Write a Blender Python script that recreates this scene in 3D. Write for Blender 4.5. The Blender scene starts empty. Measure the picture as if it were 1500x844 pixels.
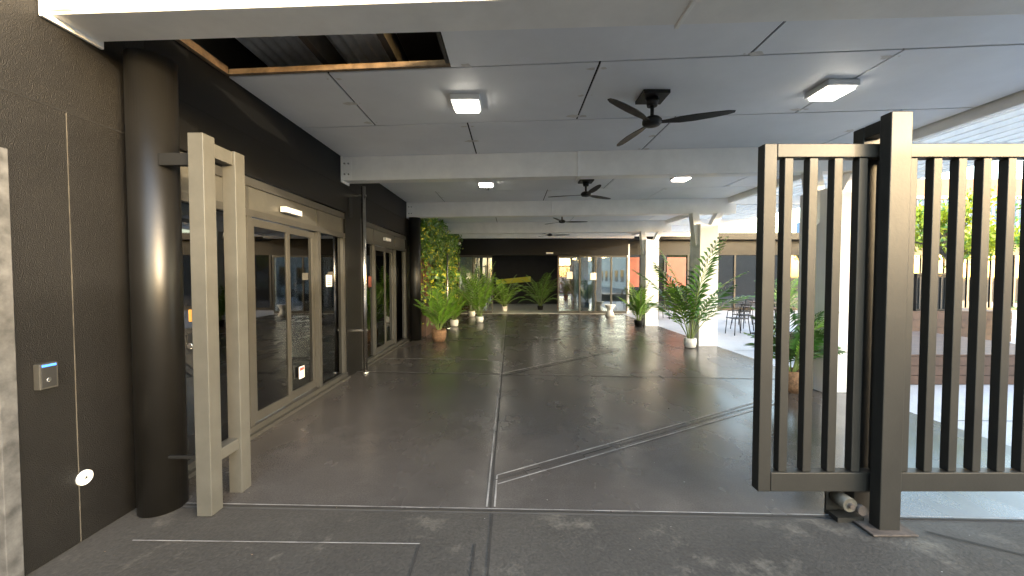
import bpy, bmesh, math, random
from mathutils import Vector, Matrix
random.seed(4)
S=bpy.context.scene
R=math.radians

# ---------------------------------------------------------------- materials
def mat(name,col,rough=.5,metal=0,var=0.0,scale=3,bump=0,bscale=40,spec=.5,rvar=0,detail=6):
    m=bpy.data.materials.new(name); m.use_nodes=True
    nt=m.node_tree; b=nt.nodes['Principled BSDF']
    b.inputs['Base Color'].default_value=(*col,1); b.inputs['Roughness'].default_value=rough
    b.inputs['Metallic'].default_value=metal; b.inputs['Specular IOR Level'].default_value=spec
    tc=nt.nodes.new('ShaderNodeTexCoord')
    if var or rvar:
        n=nt.nodes.new('ShaderNodeTexNoise'); n.inputs['Scale'].default_value=scale; n.inputs['Detail'].default_value=detail
        n.inputs['Roughness'].default_value=.65
        nt.links.new(tc.outputs['Object'],n.inputs['Vector'])
        if var:
            r=nt.nodes.new('ShaderNodeValToRGB'); r.color_ramp.elements[0].position=.32; r.color_ramp.elements[1].position=.68
            r.color_ramp.elements[0].color=(*[c*(1-var) for c in col],1)
            r.color_ramp.elements[1].color=(*[min(1,c*(1+var)) for c in col],1)
            nt.links.new(n.outputs['Fac'],r.inputs['Fac']); nt.links.new(r.outputs['Color'],b.inputs['Base Color'])
        if rvar:
            mr=nt.nodes.new('ShaderNodeMapRange'); mr.inputs[1].default_value=.3; mr.inputs[2].default_value=.7
            mr.inputs[3].default_value=max(0.02,rough-rvar); mr.inputs[4].default_value=rough+rvar
            nt.links.new(n.outputs['Fac'],mr.inputs[0]); nt.links.new(mr.outputs[0],b.inputs['Roughness'])
    if bump:
        n2=nt.nodes.new('ShaderNodeTexNoise'); n2.inputs['Scale'].default_value=bscale; n2.inputs['Detail'].default_value=4
        nt.links.new(tc.outputs['Object'],n2.inputs['Vector'])
        bp=nt.nodes.new('ShaderNodeBump'); bp.inputs['Strength'].default_value=bump; bp.inputs['Distance'].default_value=.01
        nt.links.new(n2.outputs['Fac'],bp.inputs['Height']); nt.links.new(bp.outputs['Normal'],b.inputs['Normal'])
    return m

def emit(name,col,st):
    m=bpy.data.materials.new(name); m.use_nodes=True; nt=m.node_tree
    b=nt.nodes['Principled BSDF']; b.inputs['Base Color'].default_value=(*col,1)
    b.inputs['Emission Color'].default_value=(*col,1); b.inputs['Emission Strength'].default_value=st
    return m

def glassmat(name,tint,refl=.12,rough=.02):
    m=bpy.data.materials.new(name); m.use_nodes=True; nt=m.node_tree
    for n in list(nt.nodes): nt.nodes.remove(n)
    o=nt.nodes.new('ShaderNodeOutputMaterial'); t=nt.nodes.new('ShaderNodeBsdfTransparent'); t.inputs[0].default_value=(*tint,1)
    g=nt.nodes.new('ShaderNodeBsdfGlossy'); g.inputs['Roughness'].default_value=rough; g.inputs[0].default_value=(.9,.92,.95,1)
    f=nt.nodes.new('ShaderNodeFresnel'); f.inputs[0].default_value=1.5
    a=nt.nodes.new('ShaderNodeMath'); a.operation='ADD'; a.inputs[1].default_value=refl
    x=nt.nodes.new('ShaderNodeMixShader')
    nt.links.new(f.outputs[0],a.inputs[0]); nt.links.new(a.outputs[0],x.inputs[0])
    nt.links.new(t.outputs[0],x.inputs[1]); nt.links.new(g.outputs[0],x.inputs[2]); nt.links.new(x.outputs[0],o.inputs[0])
    return m

def floormat(name,c1,c2,rlo,rhi,bump=.15,stain=(.12,.11,.1),stainpos=.62,spec=.5,bs=90,samt=.4,sw=.16):
    m=bpy.data.materials.new(name); m.use_nodes=True; nt=m.node_tree; b=nt.nodes['Principled BSDF']; L=nt.links
    b.inputs['Specular IOR Level'].default_value=spec
    tc=nt.nodes.new('ShaderNodeTexCoord')
    def noise(s,d=8,r=.6,dist=0,vec=None):
        n=nt.nodes.new('ShaderNodeTexNoise'); n.inputs['Scale'].default_value=s; n.inputs['Detail'].default_value=d
        n.inputs['Roughness'].default_value=r; n.inputs['Distortion'].default_value=dist
        L.new(vec or tc.outputs['Object'],n.inputs['Vector']); return n
    n1=noise(.8,8,.65); n2=noise(2.3,8,.7); n3=noise(bs,3,.6)
    mp=nt.nodes.new('ShaderNodeMapping'); mp.inputs['Scale'].default_value=(1.4,.7,1); L.new(tc.outputs['Object'],mp.inputs['Vector'])
    n4=noise(1.3,4,.55,0,mp.outputs[0])
    def ramp(src,p0,p1,a,bb):
        r=nt.nodes.new('ShaderNodeValToRGB'); r.color_ramp.elements[0].position=p0; r.color_ramp.elements[1].position=p1
        r.color_ramp.elements[0].color=a; r.color_ramp.elements[1].color=bb; L.new(src,r.inputs[0]); return r
    r1=ramp(n1.outputs[0],.3,.7,(*c1,1),(*c2,1))
    r2=ramp(n2.outputs[0],stainpos,stainpos+sw,(0,0,0,1),(1,1,1,1))
    mx=nt.nodes.new('ShaderNodeMix'); mx.data_type='RGBA'; mx.inputs[7].default_value=(*stain,1)
    ml=nt.nodes.new('ShaderNodeMath'); ml.operation='MULTIPLY'; ml.inputs[1].default_value=samt; L.new(r2.outputs[0],ml.inputs[0])
    L.new(ml.outputs[0],mx.inputs[0]); L.new(r1.outputs[0],mx.inputs[6])
    r3=ramp(n3.outputs[0],.3,.75,(.75,.75,.75,1),(1.25,1.25,1.25,1))
    m2=nt.nodes.new('ShaderNodeMix'); m2.data_type='RGBA'; m2.blend_type='MULTIPLY'; m2.inputs[0].default_value=1
    L.new(mx.outputs[2],m2.inputs[6]); L.new(r3.outputs[0],m2.inputs[7]); L.new(m2.outputs[2],b.inputs['Base Color'])
    mr=nt.nodes.new('ShaderNodeMapRange'); mr.inputs[1].default_value=.3; mr.inputs[2].default_value=.7
    mr.inputs[3].default_value=rlo; mr.inputs[4].default_value=rhi; L.new(n4.outputs[0],mr.inputs[0]); L.new(mr.outputs[0],b.inputs['Roughness'])
    bp=nt.nodes.new('ShaderNodeBump'); bp.inputs['Strength'].default_value=bump; bp.inputs['Distance'].default_value=.004
    L.new(n3.outputs[0],bp.inputs['Height']); L.new(bp.outputs[0],b.inputs['Normal'])
    return m

M_floor=floormat('polished_dark_concrete',(.048,.043,.039),(.072,.065,.060),.2,.31,.05,(.105,.096,.088),.47,samt=.45,sw=.3)
M_apron=floormat('rough_concrete',(.034,.031,.027),(.058,.053,.046),.55,.8,.9,(.15,.135,.11),.55,bs=55,samt=.55,sw=.12,spec=.35)
M_court=floormat('pale_concrete',(.34,.36,.40),(.44,.46,.50),.4,.6,.2,(.30,.31,.32))
M_joint=mat('joint_dark',(.02,.018,.016),.8,var=.3,scale=6)
M_jlight=mat('joint_worn',(.20,.19,.18),.6,var=.5,scale=5)
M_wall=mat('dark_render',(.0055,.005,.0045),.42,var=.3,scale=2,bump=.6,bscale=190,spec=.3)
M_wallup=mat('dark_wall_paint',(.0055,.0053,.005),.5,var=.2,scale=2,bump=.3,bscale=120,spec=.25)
M_groove=mat('groove',(.003,.003,.003),.9)
M_wjoint=mat('wall_joint',(.05,.045,.035),.8,var=.5,scale=9)
M_black=mat('black_gloss_paint',(.006,.0056,.005),.38,var=.2,scale=4,bump=.05,spec=.42)
M_blackm=mat('black_matt',(.007,.007,.007),.5,spec=.4)
M_ceil=mat('ceiling_panel',(.78,.80,.83),.5,var=.06,scale=.9,bump=.04,bscale=20)
M_white=mat('white_steel_paint',(.85,.84,.81),.35,var=.06,scale=3,bump=.05,bscale=30)
M_colw=mat('white_concrete_paint',(.88,.88,.88),.55,var=.04,scale=3,bump=.1)
M_seam=mat('panel_seam',(.006,.006,.006),.9)
M_corr=mat('galvanised_sheet',(.7,.72,.75),.4,.0,var=.25,scale=3)
M_timber=mat('raw_timber',(.2,.135,.08),.7,var=.45,scale=8,bump=.2)
M_joist=mat('dark_joist',(.05,.046,.042),.6,.3,var=.3)
M_gate=mat('gate_paint',(.021,.019,.0155),.45,var=.15,scale=5,bump=.06,bscale=60,spec=.35)
M_post=mat('grey_beige_post_paint',(.082,.08,.07),.38,.2,var=.12,scale=6,bump=.05)
M_frame=mat('aluminium_frame',(.062,.06,.054),.38,.3,var=.1,scale=4)
M_steel=mat('stainless',(.6,.58,.55),.22,1,var=.1,scale=8)
M_gdark=glassmat('tinted_glass',(.10,.11,.12),.06)
M_gop=mat('dark_window_glass',(.010,.011,.013),.03,spec=.8)
M_gclear=glassmat('clear_glass',(.8,.85,.83),.2)
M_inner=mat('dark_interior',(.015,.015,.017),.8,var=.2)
M_lampbody=mat('lamp_body',(.75,.75,.75),.4)
M_lamp=emit('lamp_diffuser',(1,.92,.78),24)
M_leaf=mat('palm_leaf',(.05,.14,.022),.4,var=.5,scale=9)
M_leaf2=mat('bright_leaf',(.11,.23,.022),.4,var=.5,scale=7)
M_leafy=mat('yellow_leaf',(.5,.52,.04),.5,var=.35,scale=4)
M_stem=mat('palm_stem',(.16,.22,.06),.5,var=.3)
M_bark=mat('bark',(.12,.085,.06),.9,var=.4,scale=10,bump=.6)
M_potw=mat('white_ceramic',(.75,.74,.7),.3,var=.04)
M_basket=mat('wicker',(.2,.11,.055),.75,var=.6,scale=40,bump=.8,bscale=80)
M_soil=mat('soil',(.03,.02,.015),.95,var=.4,scale=30)
M_deck=mat('deck_timber',(.075,.04,.026),.6,var=.3,scale=4,bump=.2)
M_blue=mat('blue_corrugated',(.05,.11,.22),.5,var=.1)
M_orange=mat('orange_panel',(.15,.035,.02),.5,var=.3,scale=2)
M_yellow=mat('yellow_panel',(.5,.48,.03),.5,var=.05)
M_brick=mat('pale_building',(.35,.33,.3),.8,var=.2)
M_lobby=mat('lobby_wall',(.5,.53,.56),.6,var=.1)
M_terra=mat('terracotta_wall',(.22,.12,.08),.8,var=.2)
M_paper=mat('paper',(.8,.8,.78),.6,var=.03)
M_red=mat('red_print',(.6,.05,.04),.5)
M_bluel=emit('blue_indicator',(.05,.2,.9),1.0)
M_rust=mat('rust',(.06,.045,.035),.8,var=.4,scale=20)

def sheet():
    m=bpy.data.materials.new('translucent_roofing'); m.use_nodes=True; nt=m.node_tree
    for n in list(nt.nodes): nt.nodes.remove(n)
    o=nt.nodes.new('ShaderNodeOutputMaterial'); d=nt.nodes.new('ShaderNodeBsdfDiffuse'); t=nt.nodes.new('ShaderNodeBsdfTranslucent')
    d.inputs[0].default_value=(.7,.71,.72,1); t.inputs[0].default_value=(.6,.62,.65,1)
    x=nt.nodes.new('ShaderNodeMixShader'); x.inputs[0].default_value=.45
    nt.links.new(d.outputs[0],x.inputs[1]); nt.links.new(t.outputs[0],x.inputs[2]); nt.links.new(x.outputs[0],o.inputs[0]); return m
M_sheet=sheet()

# ---------------------------------------------------------------- mesh builder
class MB:
    def __init__(s): s.bm=bmesh.new(); s.mats=[]
    def mi(s,m):
        if m not in s.mats: s.mats.append(m)
        return s.mats.index(m)
    def hexa(s,p,m):
        v=[s.bm.verts.new(q) for q in p]; k=s.mi(m)
        for f in ((0,3,2,1),(4,5,6,7),(0,1,5,4),(1,2,6,5),(2,3,7,6),(3,0,4,7)):
            s.bm.faces.new([v[i] for i in f]).material_index=k
    def box(s,x0,x1,y0,y1,z0,z1,m,T=None):
        p=[Vector(q) for q in ((x0,y0,z0),(x1,y0,z0),(x1,y1,z0),(x0,y1,z0),(x0,y0,z1),(x1,y0,z1),(x1,y1,z1),(x0,y1,z1))]
        if T: p=[T@q for q in p]
        s.hexa(p,m)
    def sbox(s,x0,x1,y0,y1,z0,z1,m,k=.075):
        f=lambda y,x:y-k*(x+2.6)
        s.hexa([(x0,f(y0,x0),z0),(x1,f(y0,x1),z0),(x1,f(y1,x1),z0),(x0,f(y1,x0),z0),(x0,f(y0,x0),z1),(x1,f(y0,x1),z1),(x1,f(y1,x1),z1),(x0,f(y1,x0),z1)],m)
    def cyl(s,a,b,r0,r1,m,n=16,caps=True):
        a=Vector(a); b=Vector(b); d=(b-a).normalized()
        u=d.orthogonal().normalized(); w=d.cross(u); k=s.mi(m)
        A=[];B=[]
        for i in range(n):
            t=2*math.pi*i/n; o=u*math.cos(t)+w*math.sin(t)
            A.append(s.bm.verts.new(a+o*r0)); B.append(s.bm.verts.new(b+o*r1))
        for i in range(n):
            f=s.bm.faces.new((A[i],A[(i+1)%n],B[(i+1)%n],B[i])); f.material_index=k; f.smooth=True
        if caps:
            s.bm.faces.new(A[::-1]).material_index=k; s.bm.faces.new(B).material_index=k
    def tube(s,pts,r,m,n=8):
        for i in range(len(pts)-1): s.cyl(pts[i],pts[i+1],r,r,m,n)
    def poly(s,pts,m,smooth=False):
        f=s.bm.faces.new([s.bm.verts.new(p) for p in pts]); f.material_index=s.mi(m); f.smooth=smooth
    def lathe(s,c,prof,m,n=24):
        k=s.mi(m); prev=None
        for r,z in prof:
            ring=[s.bm.verts.new((c[0]+r*math.cos(2*math.pi*i/n),c[1]+r*math.sin(2*math.pi*i/n),c[2]+z)) for i in range(n)]
            if prev:
                for i in range(n):
                    f=s.bm.faces.new((prev[i],prev[(i+1)%n],ring[(i+1)%n],ring[i])); f.material_index=k; f.smooth=True
            else: s.bm.faces.new(ring[::-1]).material_index=k
            prev=ring
        s.bm.faces.new(prev).material_index=k
    def done(s,name,bevel=0):
        me=bpy.data.meshes.new(name); s.bm.to_mesh(me); s.bm.free()
        for m in s.mats: me.materials.append(m)
        o=bpy.data.objects.new(name,me); S.collection.objects.link(o)
        if bevel:
            b=o.modifiers.new('b','BEVEL'); b.width=bevel; b.segments=2; b.limit_method='ANGLE'; b.angle_limit=R(50)
        return o

# ---------------------------------------------------------------- ground
g=MB(); g.poly([(-900,-900,-.012),(900,-900,-.012),(900,900,-.012),(-900,900,-.012)],mat('asphalt_ground',(.12,.12,.118),.85,var=.3,scale=.5,bump=.2)); g.done('ground')
g=MB(); g.poly([(-2.62,-14,-.004),(13.9,-14,-.004),(13.9,2.02,-.004),(4.7,2.40,-.004),(-2.62,2.62,-.004)],M_apron); g.done('concrete_apron')
g=MB(); g.poly([(-2.62,2.64,0),(4.7,2.42,0),(4.7,16.3,0),(-2.62,16.3,0)],M_floor); g.done('polished_concrete_floor')
g=MB(); g.poly([(4.705,2.41,-.002),(30,2.0,-.002),(30,18,-.002),(4.705,18,-.002)],M_court); g.done('courtyard_paving')

g=MB()
def strip(a,b,w,m,z=.004):
    a=Vector((*a,z)); b=Vector((*b,z)); d=(b-a).normalized(); n=Vector((-d.y,d.x,0))*w/2
    g.poly([a-n,b-n,b+n,a+n],m)
strip((-2.6,2.635),(4.7,2.415),.014,M_joint)
strip((-2.6,2.655),(4.7,2.435),.008,M_jlight,.005)
strip((-.13,-3),(-.13,2.53),.010,M_joint,.003)
strip((-.15,2.6),(-.2,16.2),.014,M_joint,.006)
strip((-.175,2.6),(-.225,14),.012,M_jlight,.006)
strip((-.12,2.6),(-.12,3.02),.012,M_jlight,.006)
strip((-.12,3.02),(3.3,4.92),.014,M_jlight,.007)
strip((-.13,2.95),(3.35,4.86),.012,M_joint,.0065)
strip((-.11,2.89),(3.4,4.80),.014,M_jlight,.007)
strip((-2.6,6.35),(4.7,5.85),.014,M_joint,.005)
strip((-2.6,6.38),(4.7,5.88),.014,M_jlight,.0052)
strip((-2.6,9.9),(4.7,9.3),.018,M_joint,.005)
strip((-.2,6.2),(2.2,8.3),.03,M_jlight,.0058)
strip((-.2,6.05),(2.3,8.2),.02,M_joint,.0062)
strip((-2.6,7.4),(-.2,7.3),.03,M_jlight,.005)
strip((-2.6,13.2),(4.7,12.7),.018,M_joint,.005)
strip((-2.3,2.27),(-.55,2.24),.008,M_jlight,.002)
strip((-.55,2.24),(-.52,.5),.008,M_joint,.002)
strip((-.22,2.24),(-.2,.5),.010,M_joint,.002)
strip((2.6,2.35),(4.2,1.4),.016,M_joint,.002)
strip((4.8,4.2),(13,4.0),.014,M_joint,.002); strip((4.8,8.2),(13,8.0),.014,M_joint,.002); strip((7.6,2.4),(7.6,17),.014,M_joint,.0025)
g.done('floor_joints')
random.seed(77); g=MB()
for i in range(200):
    x=random.uniform(-2.5,4.5); y=random.uniform(1.6,9); s=random.uniform(.002,.006); a=random.uniform(0,3)
    g.poly([(x+s*math.cos(a+t)*(1+.6*(t%3>1.5)),y+s*math.sin(a+t),.008) for t in (0,1.5,3.1,4.6)],random.choice((M_jlight,M_jlight,M_timber)))
g.done('floor_grit')

# ---------------------------------------------------------------- left building
g=MB()
XW=-2.6
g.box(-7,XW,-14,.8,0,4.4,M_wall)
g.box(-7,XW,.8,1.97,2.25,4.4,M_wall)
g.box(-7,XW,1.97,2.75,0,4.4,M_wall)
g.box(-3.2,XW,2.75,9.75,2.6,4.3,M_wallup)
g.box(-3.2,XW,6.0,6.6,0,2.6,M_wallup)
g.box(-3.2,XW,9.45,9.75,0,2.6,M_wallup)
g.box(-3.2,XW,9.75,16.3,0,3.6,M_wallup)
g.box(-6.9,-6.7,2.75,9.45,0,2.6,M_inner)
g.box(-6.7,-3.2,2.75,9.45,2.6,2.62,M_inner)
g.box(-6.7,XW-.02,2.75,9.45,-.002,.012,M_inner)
g.box(XW-.01,XW+.003,1.97,2.75,2.555,2.563,M_groove)
g.box(XW-.01,XW+.003,2.256,2.260,0,2.553,M_wjoint)
g.box(XW-.01,XW+.003,2.75,9.6,2.98,2.985,M_groove)
g.done('shopfront_building')

g=MB()
g.box(-2.7,XW-.06,.8,1.9,0,2.2,M_blackm)
g.box(-2.66,XW+.03,1.90,1.97,0,2.25,mat('door_frame_grey',(.07,.07,.07),.4,var=.5,scale=12))
g.box(-2.66,XW+.03,.8,1.90,2.2,2.25,M_frame)
g.box(XW-.06,XW-.03,1.82,1.86,.02,2.15,M_steel)
g.done('service_door',.003)

def shopfront(name,ys,door,y0,y1):
    g=MB(); x0=XW-.10; x1=XW-.015
    g.box(x0,x1,y0,y1,2.5,2.585,M_frame)
    g.box(x0,x1+.006,y0,y1,2.2,2.27,M_frame)
    g.box(x0+.03,x1-.02,y0,y1,2.27,2.5,M_post)
    g.box(x0,x1+.02,y0,y1,.0,.09,M_frame)
    for y in ys:
        g.box(x0-.002,x1+.003,y-.035,y+.035,.09,2.2,M_frame)
        g.box(x0+.03,x1-.012,y-.02,y+.02,2.27,2.5,M_frame)
    for a,b in zip(ys[:-1],ys[1:]):
        if (a,b)==door:
            mid=(a+b)/2
            for p,q,xo in ((a+.035,mid+.03,-.0),(mid-.03,b-.035,-.035)):
                X0=x0+.04+xo; X1=X0+.03
                g.box(X0,X1,p,p+.06,.1,2.19,M_frame); g.box(X0,X1,q-.06,q,.1,2.19,M_frame)
                g.box(X0,X1,p+.06,q-.06,2.11,2.19,M_frame); g.box(X0,X1,p+.06,q-.06,.1,.2,M_frame)
                g.box(X0+.01,X0+.016,p+.06,q-.06,.2,2.11,M_gdark)
        else:
            g.box(x0+.04,x0+.046,a+.035,b-.035,.09,2.2,M_gdark)
    return g
g=shopfront('a',[2.79,3.82,5.2,5.96],(3.82,5.2),2.75,6.0)
g.box(XW-.02,XW+.045,4.35,4.68,2.33,2.39,M_lampbody)
g.box(XW-.05,XW-.045,4.72,4.84,.32,.47,M_paper); g.box(XW-.045,XW-.043,4.735,4.825,.42,.455,M_red)
g.box(XW-.05,XW-.045,5.45,5.62,1.45,1.62,M_paper)
for i in range(4): g.box(XW-.044,XW-.043,5.47,5.6,1.48+i*.03,1.49+i*.03,M_blackm)
g.done('automatic_glass_door',.002)
g=shopfront('b',[6.64,7.3,8.6,9.41],(7.3,8.6),6.6,9.45)
g.box(XW-.02,XW+.045,7.8,8.1,2.33,2.39,M_lampbody)
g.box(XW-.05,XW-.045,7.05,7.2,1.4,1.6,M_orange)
g.done('automatic_glass_door',.002)

g=MB(); g.box(-2.598,-2.55,2.75,6.0,0,.035,M_frame); g.box(-2.598,-2.55,6.6,9.45,0,.035,M_frame); g.done('door_sill')

g=MB(); g.cyl((-2.43,2.62,0),(-2.43,2.62,3.06),.135,.135,M_black,48)
g.done('black_steel_column')
g=MB(); g.cyl((-2.43,9.6,0),(-2.43,9.6,3.06),.14,.14,M_black,32); g.done('black_steel_column')
g=MB(); g.cyl((-2.42,6.27,0),(-2.42,6.27,3.06),.035,.035,M_steel,20); g.cyl((-2.42,6.27,0),(-2.42,6.27,.03),.06,.055,M_steel,20)
for z in (.7,2.9): g.box(-2.6,-2.38,6.25,6.29,z,z+.03,M_steel)
g.box(-2.598,-2.58,6.1,6.22,2.55,2.85,M_blackm)
g.done('steel_downpipe')
g=MB(); g.box(-2.6,-2.565,2.06,2.145,.98,1.12,M_frame); g.box(-2.566,-2.562,2.068,2.137,.988,1.10,mat('dark_plastic',(.02,.02,.02),.3)); g.box(-2.565,-2.559,2.07,2.135,1.102,1.115,M_bluel)
g.cyl((-2.562,2.10,1.03),(-2.558,2.10,1.03),.012,.012,M_steel,14); g.done('access_card_reader',.003)
g=MB(); g.cyl((-2.6,2.285,.38),(-2.588,2.285,.38),.045,.043,M_potw,28); g.cyl((-2.59,2.285,.38),(-2.584,2.285,.38),.008,.008,M_steel,10); g.done('round_wall_plate')

# ---------------------------------------------------------------- ceiling
g=MB()
ZC=3.42
def cpanel(x0,x1,y0,y1): g.sbox(x0,x1,y0,y1,ZC,ZC+.012,M_ceil)
gap=.02
rows=[(2.42,3.55,1.95),(3.55,4.75,.75),(4.75,5.95,1.87),(5.95,7.15,.75),(7.15,8.35,1.9),(8.35,9.55,.75),(9.55,10.75,1.9),(10.75,11.95,.75),(11.95,13.15,1.9),(13.15,14.35,.75),(14.35,15.55,1.9),(15.55,16.9,.75)]
for i,(a,b,xs) in enumerate(rows):
    xsn=[xs+2.4*k for k in range(-4,4)]
    lo=-2.6 if i else -.54
    cuts=[lo]+[x for x in xsn if lo+.1<x<4.95]+[5.0]
    for p,q in zip(cuts[:-1],cuts[1:]):
        cpanel(p+gap/2,q-gap/2,a+gap/2,b-gap/2)
g.sbox(-.54,5.0,2.42,3.55,ZC+.03,ZC+.05,M_seam); g.sbox(-2.6,5.0,3.56,17.0,ZC+.03,ZC+.05,M_seam)
random.seed(9)
M_fill=mat('filler_smudge',(.62,.6,.57),.7,var=.15,scale=20)
for i,(a,b,xs) in enumerate(rows[:6]):
    for k in range(-4,4):
        x0=xs+2.4*k
        for dx in (-.05,.05):
            for dy in (.1,.6,1.1):
                x=x0+dx
                if -2.5<x<4.9 and not(i==0 and x<-.4):
                    yy=a+dy-.075*(x+2.6)
                    g.cyl((x,yy,ZC-.0015),(x,yy,ZC+.001),.009,.009,M_fill,8)
                    if random.random()<.5:
                        q=random.uniform(.02,.06); g.poly([(x+q*math.cos(t)*random.uniform(.5,1.8),yy+q*math.sin(t)*random.uniform(.4,1),ZC-.003) for t in (5.5,4.6,3.8,3,2.2,1.4,.6)],M_fill)
g.done('ceiling_panels')

g=MB()
g.sbox(-2.6,-.5,3.51,3.545,ZC+.005,ZC+.05,M_timber)
g.sbox(-.57,-.54,2.45,3.49,ZC+.005,ZC+.08,M_joist)
g.box(-2.59,-2.55,2.45,3.49,ZC-.005,ZC+.06,M_timber)
g.box(-1.75,-1.69,2.0,6,ZC+.14,ZC+.36,M_joist); g.box(-1.1,-1.04,2.0,6,ZC+.14,ZC+.36,M_joist)
g.box(-1.0,-.6,2.5,6,ZC+.28,ZC+.34,M_blackm)
for p in ((-2.3,-1.8),(-1.6,-1.1)):
    pts=[(p[0]+(p[1]-p[0])*t/6,3.0+.12*math.sin(t*1.3),ZC+.3-.1*math.sin(math.pi*t/6)) for t in range(7)]
    g.tube(pts,.008,M_lampbody,6)
g.done('open_ceiling_hatch')

g=MB(); k=g.mi(M_corr)
n=420; prev=None
for i in range(n+1):
    x=-2.6+7.7*i/n; z=3.83+.026*math.sin(x*2*math.pi/.11)
    v=(g.bm.verts.new((x,1.9,z)),g.bm.verts.new((x,17,z)))
    if prev:
        f=g.bm.faces.new((prev[0],v[0],v[1],prev[1])); f.material_index=k; f.smooth=True
    prev=v
g.box(-3.2,5.1,1.9,17,3.88,3.91,M_brick)
g.done('corrugated_roof')

def beam(name,y0,k=.075,ztop=3.418,w=.2,x1=5.2,z0=3.06):
    g=MB()
    t=.018
    g.sbox(-2.58,x1,y0,y0+w,z0,z0+t,M_white,k)
    g.sbox(-2.58,x1,y0,y0+.02,z0+t,ztop,M_white,k)
    g.sbox(-2.58,x1,y0+w-.02,y0+w,z0+t,ztop,M_white,k)
    g.sbox(.95,.975,y0-.02,y0+w+.02,z0-.012,ztop,M_white,k)
    g.box(-2.597,-2.575,y0-.04,y0+w+.03,z0-.03,ztop,M_white)
    g.box(-2.57,-2.44,y0-.012-.004,y0-.004,z0+.02,ztop-.02,M_white)
    for bx in (-2.54,-2.48):
        for bz in (z0+.09,z0+.25):
            g.cyl((bx,y0-.014,bz),(bx,y0-.04,bz),.014,.014,M_steel,6)
    return g.done(name,.004)
beam('white_steel_beam',2.18,.046,3.52,.25)
for y in (5.88,9.5,13.1): beam('white_steel_beam',y)
g=MB(); g.box(-2.58,5.1,16.0,16.28,3.2,3.41,M_white); g.done('white_steel_beam',.004)
g=MB(); g.box(5.02,5.1,1.95,16.3,3.3,3.9,M_white); g.done('roof_fascia',.004)

for y in (5.22,8.72,12.25):
    g=MB()
    g.box(4.28,4.70,y,y+.5,0,2.72,M_colw)
    g.hexa([(4.28,y,2.72),(4.70,y,2.72),(4.70,y+.5,2.72),(4.28,y+.5,2.72),(4.28,y,2.8),(4.70,y,2.74),(4.70,y+.5,2.74),(4.28,y+.5,2.8)],M_colw)
    yy=y+.12
    g.hexa([(4.24,yy,2.3),(4.40,yy,2.5),(4.40,yy+.2,2.5),(4.24,yy+.2,2.3),(4.15,yy,3.06),(4.30,yy,3.06),(4.30,yy+.2,3.06),(4.15,yy+.2,3.06)],M_white)
    g.hexa([(4.50,yy,2.6),(4.64,yy,2.6),(4.64,yy+.2,2.6),(4.50,yy+.2,2.6),(4.72,yy,3.06),(4.88,yy,3.06),(4.88,yy+.2,3.06),(4.72,yy+.2,3.06)],M_white)
    g.done('white_column',.006)

# ---------------------------------------------------------------- lamps
def lamp(x,y,zc=3.42):
    g=MB()
    g.box(x-.15,x+.15,y-.15,y+.15,zc-.06,zc-.002,M_lampbody)
    g.box(x-.125,x+.125,y-.125,y+.125,zc-.085,zc-.062,M_lamp)
    g.done('ceiling_lamp',.012)
for (x,y) in ((-.47,4.0),(3.06,3.72),(-.5,7.4),(3.05,6.95),(-.49,10.95),(3.15,10.4),(-.4,14.5),(3.2,14.0)): lamp(x,y)
for (x,y) in ((-.8,18.0),(1.2,18.0),(3.4,18.0),(-.8,20.4),(2.2,20.4)): lamp(x,y,2.8)

# ---------------------------------------------------------------- fans
def fan(x,y,ang):
    g=MB()
    g.box(x-.13,x+.13,y-.13,y+.13,3.385,3.417,M_blackm)
    g.cyl((x,y,3.385),(x,y,3.31),.065,.05,M_blackm,24)
    g.cyl((x,y,3.31),(x,y,3.2),.018,.018,M_blackm,12)
    g.lathe((x,y,3.11),[(.03,0),(.075,.01),(.095,.03),(.095,.06),(.07,.085),(.03,.1)],M_blackm,28)
    for k in range(3):
        a=R(ang+120*k); T=Matrix.Translation((x,y,3.145))@Matrix.Rotation(a,4,'Z')
        secs=[(.07,.05,8),(.16,.06,14),(.26,.1,16),(.4,.115,13),(.56,.1,10),(.68,.075,8),(.74,.03,7)]
        prev=None; kk=g.mi(M_blackm)
        for r,w,tw in secs:
            tw=-R(tw*.7); c=math.cos(tw); s_=math.sin(tw)
            ring=[]
            for (u,h) in ((-w/2,-.004),(w/2,-.004),(w/2,.004),(-w/2,.004)):
                off=.012*math.sin(r*4)
                ring.append(g.bm.verts.new(T@Vector((r,u*c-h*s_+off,u*s_+h*c+r*.02))))
            if prev:
                for i in range(4):
                    f=g.bm.faces.new((prev[i],prev[(i+1)%4],ring[(i+1)%4],ring[i])); f.material_index=kk
            else: g.bm.faces.new(ring[::-1]).material_index=kk
            prev=ring
        g.bm.faces.new(prev).material_index=kk
    g.done('ceiling_fan')
fan(1.41,3.9,-19); fan(1.4,7.3,38); fan(1.42,10.9,5); fan(1.42,14.4,0)

# ---------------------------------------------------------------- left gate receiver
g=MB()
g.box(-2.10,-2.00,2.50,2.60,0,2.53,M_post)
g.box(-2.09,-1.995,2.78,2.88,0,2.50,M_post)
g.box(-2.08,-2.01,2.603,2.777,2.40,2.495,M_post)
g.box(-2.08,-2.01,2.603,2.777,.33,.41,M_post)
g.box(-2.32,-2.103,2.53,2.57,2.33,2.41,M_blackm)
g.box(-2.32,-2.103,2.54,2.56,.37,.39,M_blackm)
g.box(-2.15,-2.103,2.52,2.58,1.1,1.22,M_blackm)
g.cyl((-2.13,2.518,1.14),(-2.13,2.512,1.14),.02,.02,M_steel,12)
g.box(-2.135,-2.103,2.515,2.53,1.30,1.38,mat('orange_sticker',(.4,.2,.04),.5,var=.2,scale=30))
g.done('gate_receiver_post',.005)

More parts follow.
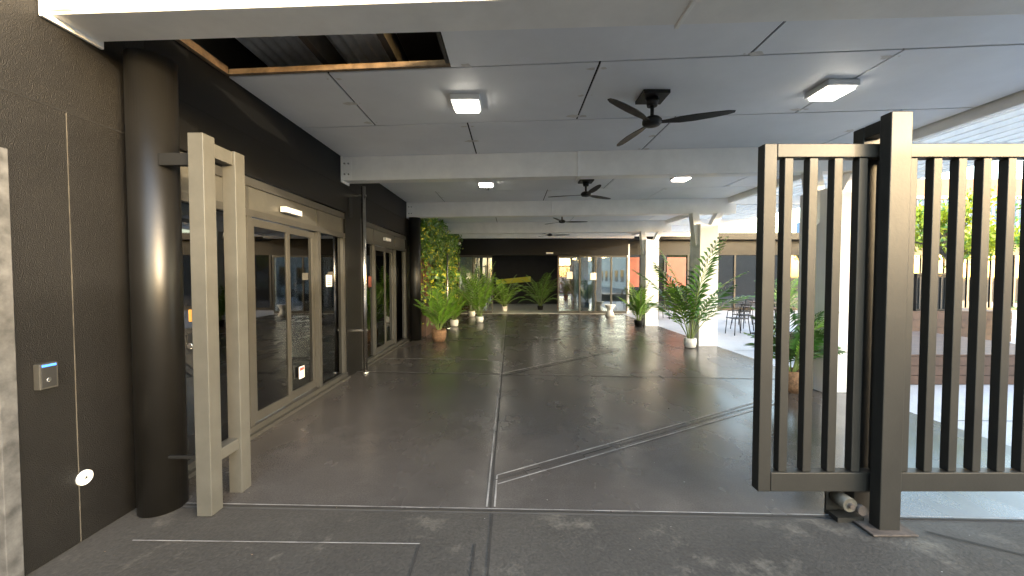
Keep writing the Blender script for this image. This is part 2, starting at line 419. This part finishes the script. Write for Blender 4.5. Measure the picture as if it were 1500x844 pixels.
# ---------------------------------------------------------------- sliding gate
g=MB()
GY0,GY1=2.445,2.515
g.box(1.60,1.68,GY0,GY1,.20,2.44,M_gate)
g.box(1.683,5.9,GY0,GY1,2.355,2.44,M_gate)
g.box(1.683,5.9,GY0,GY1,.20,.325,M_gate)
x=1.735
while x<5.85:
    g.box(x,x+.055,GY0+.008,GY1-.008,.327,2.353,M_gate); x+=.158
g.done('sliding_gate',.004)
g=MB()
g.box(2.30,2.43,2.345,2.42,0,2.60,M_gate)
g.box(2.31,2.44,2.54,2.62,0,2.58,M_gate)
g.box(2.31,2.42,2.423,2.537,2.50,2.58,M_gate)
g.box(2.22,2.50,2.30,2.66,.0,.012,M_rust)
g.cyl((2.36,2.422,2.47),(2.36,2.44,2.47),.035,.035,M_blackm,18)
g.done('gate_post',.005)
g=MB()
g.cyl((2.18,2.42,.125),(2.18,2.53,.125),.045,.045,mat('roller_steel',(.10,.09,.07),.5,.3,var=.4,scale=20),24)
g.cyl((2.18,2.40,.125),(2.18,2.575,.125),.018,.018,M_rust,12)
g.box(2.12,2.29,2.44,2.52,.0,.03,M_gate); g.box(2.12,2.24,2.535,2.55,.0,.19,M_gate)
g.cyl((2.245,2.40,.10),(2.245,2.44,.10),.03,.03,M_rust,14)
g.done('gate_roller')

# ---------------------------------------------------------------- plants
def frond(g,b,az,L,lean,arch,m,nl=18,ll=.28,w=.03,t0=.25):
    d=Vector((math.cos(az),math.sin(az),0)); side=Vector((-d.y,d.x,0)); pts=[Vector(b)]; st=L/nl
    for i in range(nl):
        t=i/nl; a=lean+arch*t**1.5
        pts.append(pts[-1]+(d*math.sin(a)+Vector((0,0,math.cos(a))))*st)
    for i in range(0,nl,2):
        j=min(i+2,nl); g.cyl(pts[i],pts[j],.008*(1-i/nl)+.003,.008*(1-j/nl)+.002,M_stem,5,False)
    for i in range(int(nl*t0),nl+1):
        t=i/nl; tan=(pts[min(i+1,nl)]-pts[max(i-1,0)]).normalized()
        u=(t-t0)/(1-t0); l=ll*(math.sin(math.pi*(.22+.72*u)))*random.uniform(.9,1.1)
        for sg in (-1,1):
            dirv=(side*sg*.75+tan*.75+Vector((0,0,random.uniform(0,.2)))).normalized()
            p0=pts[i]; p1=p0+dirv*l*.45; p2=p0+dirv*l+Vector((0,0,-l*.25)); ww=tan*w*.5
            g.poly([p0,p1-ww,p1+ww],m); g.poly([p1-ww,p2,p1+ww],m)
def pot(g,x,y,kind,s=1):
    if kind=='basket': g.lathe((x,y,0),[(.13*s,0),(.17*s,.1*s),(.18*s,.22*s),(.165*s,.3*s),(.15*s,.3*s),(.14*s,.27*s)],M_basket); h=.27*s
    elif kind=='white': g.lathe((x,y,0),[(.08*s,0),(.12*s,.02),(.135*s,.12*s),(.13*s,.22*s),(.115*s,.22*s),(.11*s,.2*s)],M_potw); h=.2*s
    else: g.lathe((x,y,0),[(.11*s,0),(.14*s,.18*s),(.145*s,.2*s),(.13*s,.2*s),(.12*s,.18*s)],M_blackm); h=.18*s
    g.cyl((x,y,h-.01),(x,y,h+.005),.115*s,.115*s,M_soil,16)
    return h
def palm(x,y,h,kind='basket',nf=15,m=None,s=1,name='potted_palm',seed=1,ll=.3,wide=1,w=.038,nl=22):
    random.seed(seed); g=MB(); z=pot(g,x,y,kind,s); m=m or M_leaf
    for i in range(nf):
        az=i*2.4+random.uniform(-.3,.3); f=i/(nf-1)
        L=(h-z)*(1.14-.4*f)*random.uniform(.82,1.08)
        lean=(.08+.75*f)*wide; arch=(.9+.5*f)*wide*random.uniform(.7,1.2)
        b=(x+.04*math.cos(az),y+.04*math.sin(az),z)
        frond(g,b,az,L,lean,arch,m if random.random()<.7 else M_leaf2,nl=nl,ll=ll,w=w,t0=.25)
    g.done(name)
palm(-1.80,9.4,1.35,'basket',16,seed=2,m=M_leaf2,wide=.6,ll=.26,w=.045,nl=18)
palm(-1.12,13.2,2.0,'white',16,M_leaf2,seed=3,ll=.4,wide=.7,w=.055,nl=18)
palm(4.0,8.55,2.3,'white',15,seed=5,ll=.46,wide=.72,w=.065,nl=20)
palm(4.05,12.2,1.35,'black',14,M_leaf2,seed=6,wide=.6,w=.05,nl=18)
palm(3.90,5.30,1.2,'basket',15,seed=7,ll=.3,wide=.85,w=.045)
palm(-.35,17.6,1.5,'white',16,M_leaf2,seed=8,ll=.4)
palm(1.35,18.2,2.0,'black',18,M_leaf2,seed=9,ll=.42)
palm(-1.85,12.2,1.0,'white',14,M_leaf2,seed=12,wide=.6,ll=.24)
palm(-1.6,15.2,1.7,'white',14,M_leaf2,seed=14,wide=.8,ll=.34)
palm(12.6,8.6,1.6,'white',14,M_leaf2,seed=11,s=1.5)
palm(10.4,14.6,1.8,'black',16,M_leaf2,seed=15,s=1.4,ll=.4)

random.seed(21)
g=MB()
def leaf(c,sz,m):
    n=Vector((random.gauss(.8,.5),random.gauss(-.5,.6),random.gauss(.1,.5))).normalized()
    u=n.orthogonal().normalized(); a=random.uniform(0,6.28); w=n.cross(u)
    p=u*math.cos(a)+w*math.sin(a); q=n.cross(p)
    c=Vector(c); g.poly([c-p*sz,c+q*sz*.45,c+p*sz,c-q*sz*.45],m)
def dens(y,z):
    if y<12.2: return 1 if z>2.25+.25*math.sin(y*5) else .12
    return .9
cnt=0
while cnt<11000:
    y=random.uniform(9.9,16.1); z=random.uniform(.2,3.4)
    if random.random()>dens(y,z)*(.5+.5*math.sin(y*7+z*4)*math.sin(z*6-y*3)+.35): continue
    bulge=.18+.12*math.sin(y*4+z*2)+.08*math.sin(z*9)
    leaf((-2.58+abs(random.gauss(0,1))*.12+random.uniform(0,max(.05,bulge)),y,z),random.uniform(.035,.085),M_leafy if random.random()<.22 else (M_leaf2 if random.random()<.7 else M_leaf)); cnt+=1
for i in range(30):
    y=random.uniform(10,16); x=-2.25+random.uniform(-.12,.15); L=random.uniform(.3,1.0)
    for k in range(int(L*30)): leaf((x+random.gauss(0,.02),y+random.gauss(0,.03),3.3-k/30),.05,M_leaf2)
g.done('green_wall_foliage')
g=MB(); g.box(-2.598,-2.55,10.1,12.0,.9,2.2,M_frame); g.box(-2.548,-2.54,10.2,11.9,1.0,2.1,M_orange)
for i in range(6): g.box(-2.538,-2.53,10.2+i*.3,10.23+i*.3,1,2.1,M_blackm)
g.box(-2.598,-2.3,10.2,11.9,.0,.8,M_deck)
g.done('timber_menu_counter')
g=MB(); g.cyl((-1.98,11.7,0),(-1.98,11.7,2.3),.03,.03,M_steel,14); g.cyl((-1.98,11.7,0),(-1.98,11.7,.03),.12,.12,M_steel,20); g.done('steel_bollard_post')

# ---------------------------------------------------------------- far entrance
g=MB()
YF=16.3
g.box(-2.6,4.95,YF,YF+.3,2.5,3.2,M_wallup)
g.box(-2.6,-2.3,YF,YF+.3,0,2.5,M_wallup); g.box(-2.6,4.95,YF+.3,YF+.32,3.2,3.6,M_wallup)
g.box(-2.6,5,22.0,22.2,0,3,M_inner); g.box(-2.8,-2.6,YF+.3,22,0,3,M_lobby); g.box(4.95,5.1,YF+.3,22,0,3,M_lobby)
g.box(-2.6,5,YF+.3,22,2.8,2.9,M_white)
g.box(2.6,4.95,21.2,21.4,0,2.8,M_lobby)
g.box(-2.6,-1.3,21.2,21.4,0,2.8,M_lobby)
g.box(-2.6,4.95,YF,22,.0,.01,mat('lobby_tile',(.42,.44,.42),.3,var=.1))
g.done('entrance_building')
g=MB()
def fr(x0,x1,z0=0.01,z1=2.49,n=1,glass=M_gclear,y=YF+.05):
    g.box(x0,x1,y,y+.06,z1-.07,z1,M_frame); g.box(x0,x1,y,y+.06,z0,z0+.1,M_frame)
    for i in range(n+1):
        xx=x0+(x1-x0)*i/n; g.box(xx-.03,xx+.03,y-.004,y+.064,z0+.1,z1-.07,M_frame)
    g.box(x0+.03,x1-.03,y+.03,y+.036,z0+.1,z1-.07,glass)
fr(-2.28,-1.05,n=2); fr(-1.6,-.85,y=YF+.14)
fr(2.0,3.05,y=YF+.14); fr(2.9,4.92,n=3)
g.box(1.45,1.75,YF-.03,YF-.005,2.55,2.62,M_lampbody)
g.box(2.35,2.6,YF+.12,YF+.125,1.5,1.8,M_paper); g.box(3.35,3.6,YF+.03,YF+.035,1.45,1.75,M_paper); g.box(-1.95,-1.75,YF+.03,YF+.035,1.5,1.75,M_paper)
g.done('entrance_glass_doors',.003)
g=MB(); g.cyl((-2.2,15.9,3.0),(-2.2,16.28,3.0),.03,.03,M_lampbody,12); g.lathe((-2.2,15.9,2.9),[(.03,0),(.06,.03),(.07,.08),(.05,.12)],M_lampbody,16); g.done('security_camera')
g=MB(); g.box(2.2,3.0,18.5,18.6,0,2.6,M_orange); g.box(3.3,3.9,19.5,19.6,0,2.4,M_blue)  # orange panel behind the glass imitates an orange reflection in it
g.done('orange_reflection_panel')
g=MB()
g.hexa([(-.9,21.6,1.15),(1.05,21.6,1.3),(1.05,21.95,1.3),(-.9,21.95,1.15),(-.9,21.6,1.4),(1.05,21.6,1.6),(1.05,21.95,1.6),(-.9,21.95,1.4)],M_yellow); g.box(-.95,1.1,21.5,21.59,.95,1.12,M_blackm); g.done('yellow_wall_sign')
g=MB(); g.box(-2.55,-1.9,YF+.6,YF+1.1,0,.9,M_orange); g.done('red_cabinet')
g=MB(); g.lathe((3.95,15.4,0),[(.2,0),(.12,.2),(.1,.24),(.13,.3),(.22,.44),(.22,.46)],M_potw); g.done('white_stool')

g=MB()
g.box(4.95,24,18,18.3,2.6,3.3,M_wallup); g.box(4.95,24,18.5,18.6,0,2.6,M_inner); g.box(4.95,24,18,18.3,0,.12,M_wallup)
i=0; xx=5.0
while xx<24:
    g.box(xx-.04,xx+.04,18.02,18.12,.12,2.6,M_blackm)
    g.box(xx+.04,xx+1.06,18.06,18.07,.12,2.6,M_gop)
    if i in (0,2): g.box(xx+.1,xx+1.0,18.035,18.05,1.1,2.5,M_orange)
    xx+=1.1; i+=1
g.box(4.95,24,17.6,18,3.3,3.6,M_wallup)
g.done('dark_shopfront')

# ---------------------------------------------------------------- pergola
PX=8.1
g=MB(); k=g.mi(M_sheet); n=100; prev=None
for i in range(n+1):
    x=5.12+(PX-5.12)*i/n; z=3.62+.02*math.sin(x*2*math.pi/.14)
    v=(g.bm.verts.new((x,1.5,z)),g.bm.verts.new((x,17.5,z)))
    if prev: f=g.bm.faces.new((prev[0],v[0],v[1],prev[1])); f.material_index=k; f.smooth=True
    prev=v
x=5.25
while x<PX-.05:
    g.box(x,x+.05,1.5,17.5,3.50,3.57,M_white); x+=.24
for y in (2.2,5.5,9.1,12.7,16.3):
    g.box(5.12,PX,y-.05,y+.05,3.30,3.497,M_white)
for (x,y) in ((PX-.06,9.1),(PX-.06,16.3)): g.box(x-.06,x+.06,y-.06,y+.06,0,3.3,M_white)
g.done('white_pergola')

# ---------------------------------------------------------------- courtyard furniture
def table(x,y):
    g=MB(); g.cyl((x,y,.72),(x,y,.75),.38,.38,M_deck,28); g.cyl((x,y,.02),(x,y,.72),.03,.03,M_blackm,12); g.cyl((x,y,0),(x,y,.02),.24,.22,M_blackm,20); g.done('cafe_table')
def chair(x,y,a):
    g=MB(); T=Matrix.Translation((x,y,0))@Matrix.Rotation(a,4,'Z')
    P=lambda *p: T@Vector(p)
    for sx in (-.2,.2):
        g.tube([P(sx,-.2,.0),P(sx*.9,-.17,.45)],.012,M_blackm); g.tube([P(sx*1.05,.25,0),P(sx*.9,.19,.45),P(sx*.95,.25,.82)],.012,M_blackm)
        g.tube([P(sx*.95,.22,.65),P(sx*1.1,-.12,.64),P(sx*.95,-.17,.45)],.010,M_blackm)
    g.box(-.2,.2,-.19,.2,.44,.46,M_blackm,T)
    for i in range(7):
        xx=-.17+i*.057; g.tube([P(xx,.2,.46),P(xx,.25,.82)],.006,M_blackm,5)
    g.tube([P(-.19,.25,.82),P(.19,.25,.82)],.012,M_blackm)
    g.done('cafe_chair')
table(6.9,10.6); chair(6.2,10.5,-1.5); chair(7.5,10.8,1.7); chair(6.9,11.4,0.1)
table(8.4,12.8); chair(7.7,12.8,-1.6); chair(9.1,12.7,1.5)
table(6.2,14.6); chair(5.6,14.4,-1.4); chair(6.9,14.7,1.6)
g=MB()
def slat_box(x0,x1,y0,y1,h,nb):
    g.box(x0+.02,x1-.02,y0+.02,y1-.02,0,h-.03,M_blackm)
    bh=(h-.03)/nb
    for i in range(nb): 
        g.box(x0,x1,y0,y0+.02,i*bh+.004,(i+1)*bh-.004,M_deck); g.box(x0,x0+.02,y0+.022,y1,i*bh+.004,(i+1)*bh-.004,M_deck)
    y=y0
    while y<y1-.05: g.box(x0,x1,y,y+.13,h-.028,h,M_deck); y+=.14
slat_box(5.75,8.6,5.6,7.9,.45,3); g.done('timber_deck_seat',.003)
g=MB(); slat_box(9.2,12.2,9.3,10.6,.75,4); g.done('timber_planter')
g=MB(); g.box(9.9,10.8,9.35,10.2,.755,1.62,M_blackm); g.box(9.87,10.83,9.32,10.23,1.622,1.68,M_blackm)
for i in range(8): g.box(9.95+i*.105,9.98+i*.105,9.33,9.348,.8,1.58,M_joist)
g.done('black_outdoor_cabinet',.006)

def tree(x,y,h,r,m,name,seed,nl=6500,base=0):
    global g
    random.seed(seed); g=MB()
    top=Vector((x,y,base+h*.5)); g.cyl((x,y,base),(x+.05,y,base+h*.3),.11,.085,M_bark,12); g.cyl((x+.05,y,base+h*.3),top,.085,.06,M_bark,10)
    cl=[]
    for i in range(20):
        a=random.uniform(0,6.28); e=random.uniform(.0,1.3); rr=r*random.uniform(.45,1)
        c=top+Vector((math.cos(a)*math.cos(e)*rr,math.sin(a)*math.cos(e)*rr,math.sin(e)*rr*1.1-.1))
        st=Vector((x+.05,y,base+h*random.uniform(.3,.5))); mid=(st+c)/2+Vector((0,0,.1))
        g.cyl(st,mid,.035,.025,M_bark,6,False); g.cyl(mid,c,.025,.008,M_bark,6,False); cl.append((c,r*random.uniform(.2,.38)))
    for i in range(nl):
        c,cr=random.choice(cl); d=Vector((random.gauss(0,1),random.gauss(0,1),random.gauss(0,.7)))*cr*.55
        leaf(c+d,random.uniform(.04,.085),m if random.random()<.8 else M_leaf2)
    g.done(name)
tree(11.3,9.9,3.6,1.3,M_leafy,'yellow_green_tree',31,base=.5)
tree(19,13,5,2.0,M_leaf2,'courtyard_tree',33)

# ---------------------------------------------------------------- neighbours
def corr_wall(name,x0,x1,y,z1,m):
    g=MB(); k=g.mi(m); n=int((x1-x0)/.05); prev=None
    for i in range(n+1):
        x=x0+(x1-x0)*i/n; yy=y+.03*math.sin(x*2*math.pi/.2)
        v=(g.bm.verts.new((x,yy,0)),g.bm.verts.new((x,yy,z1)))
        if prev: f=g.bm.faces.new((prev[0],v[0],v[1],prev[1])); f.material_index=k; f.smooth=True
        prev=v
    g.box(x0,x1,y+.1,y+8,0,z1-.05,m); g.box(x0-.1,x1+.1,y-.1,y+.2,z1,z1+.15,M_brick)
    for i in range(int((x1-x0)/3)): g.box(x0+1+i*3,x0+2.4+i*3,y-.06,y-.04,1.2,2.6,M_gop)
    g.done(name)
corr_wall('blue_warehouse',20,36,19,5.4,M_blue)
g=MB(); g.box(30,50,30,36,0,9.2,M_terra); g.box(-30,4,24,40,0,6,M_brick); g.done('distant_buildings')
g=MB(); g.box(14,24,-60,3.0,0,4.42,M_brick)  # unseen building added to block low sun from the lower left wall
for i in range(12): g.box(13.96,13.98,-30+i*2.7,-28.6+i*2.7,.9,2.4,M_gop)
g.done('sun_blocker_building')

# ---------------------------------------------------------------- light
el=R(8); hx,hy=.8,-.6
ts=Vector((hx*math.cos(el),hy*math.cos(el),math.sin(el)))
sd=bpy.data.lights.new('sun','SUN'); sd.energy=5.0; sd.angle=R(.5); sd.color=(1,.86,.66)
so=bpy.data.objects.new('sun',sd); S.collection.objects.link(so); so.rotation_euler=(-ts).to_track_quat('-Z','Y').to_euler(); so.location=(10,-10,8)
w=bpy.data.worlds.new('World'); S.world=w; w.use_nodes=True; nt=w.node_tree
bg=nt.nodes['Background']; sk=nt.nodes.new('ShaderNodeTexSky'); sk.sky_type='NISHITA'; sk.sun_disc=False
sk.sun_elevation=el; sk.sun_rotation=math.atan2(hx,hy); sk.altitude=0; sk.dust_density=2.1; sk.air_density=1; sk.ozone_density=.9
nt.links.new(sk.outputs[0],bg.inputs[0]); bg.inputs[1].default_value=3.0
# camera
cd=bpy.data.cameras.new('camera'); cd.sensor_width=36; cd.lens=13.44; cd.clip_end=2000; cd.clip_start=.05
co=bpy.data.objects.new('camera',cd); S.collection.objects.link(co); co.location=(0,0,1.6); co.rotation_euler=(R(90-1.74),0,0); S.camera=co
S.view_settings.view_transform='Standard'; S.view_settings.look='None'; S.view_settings.exposure=0
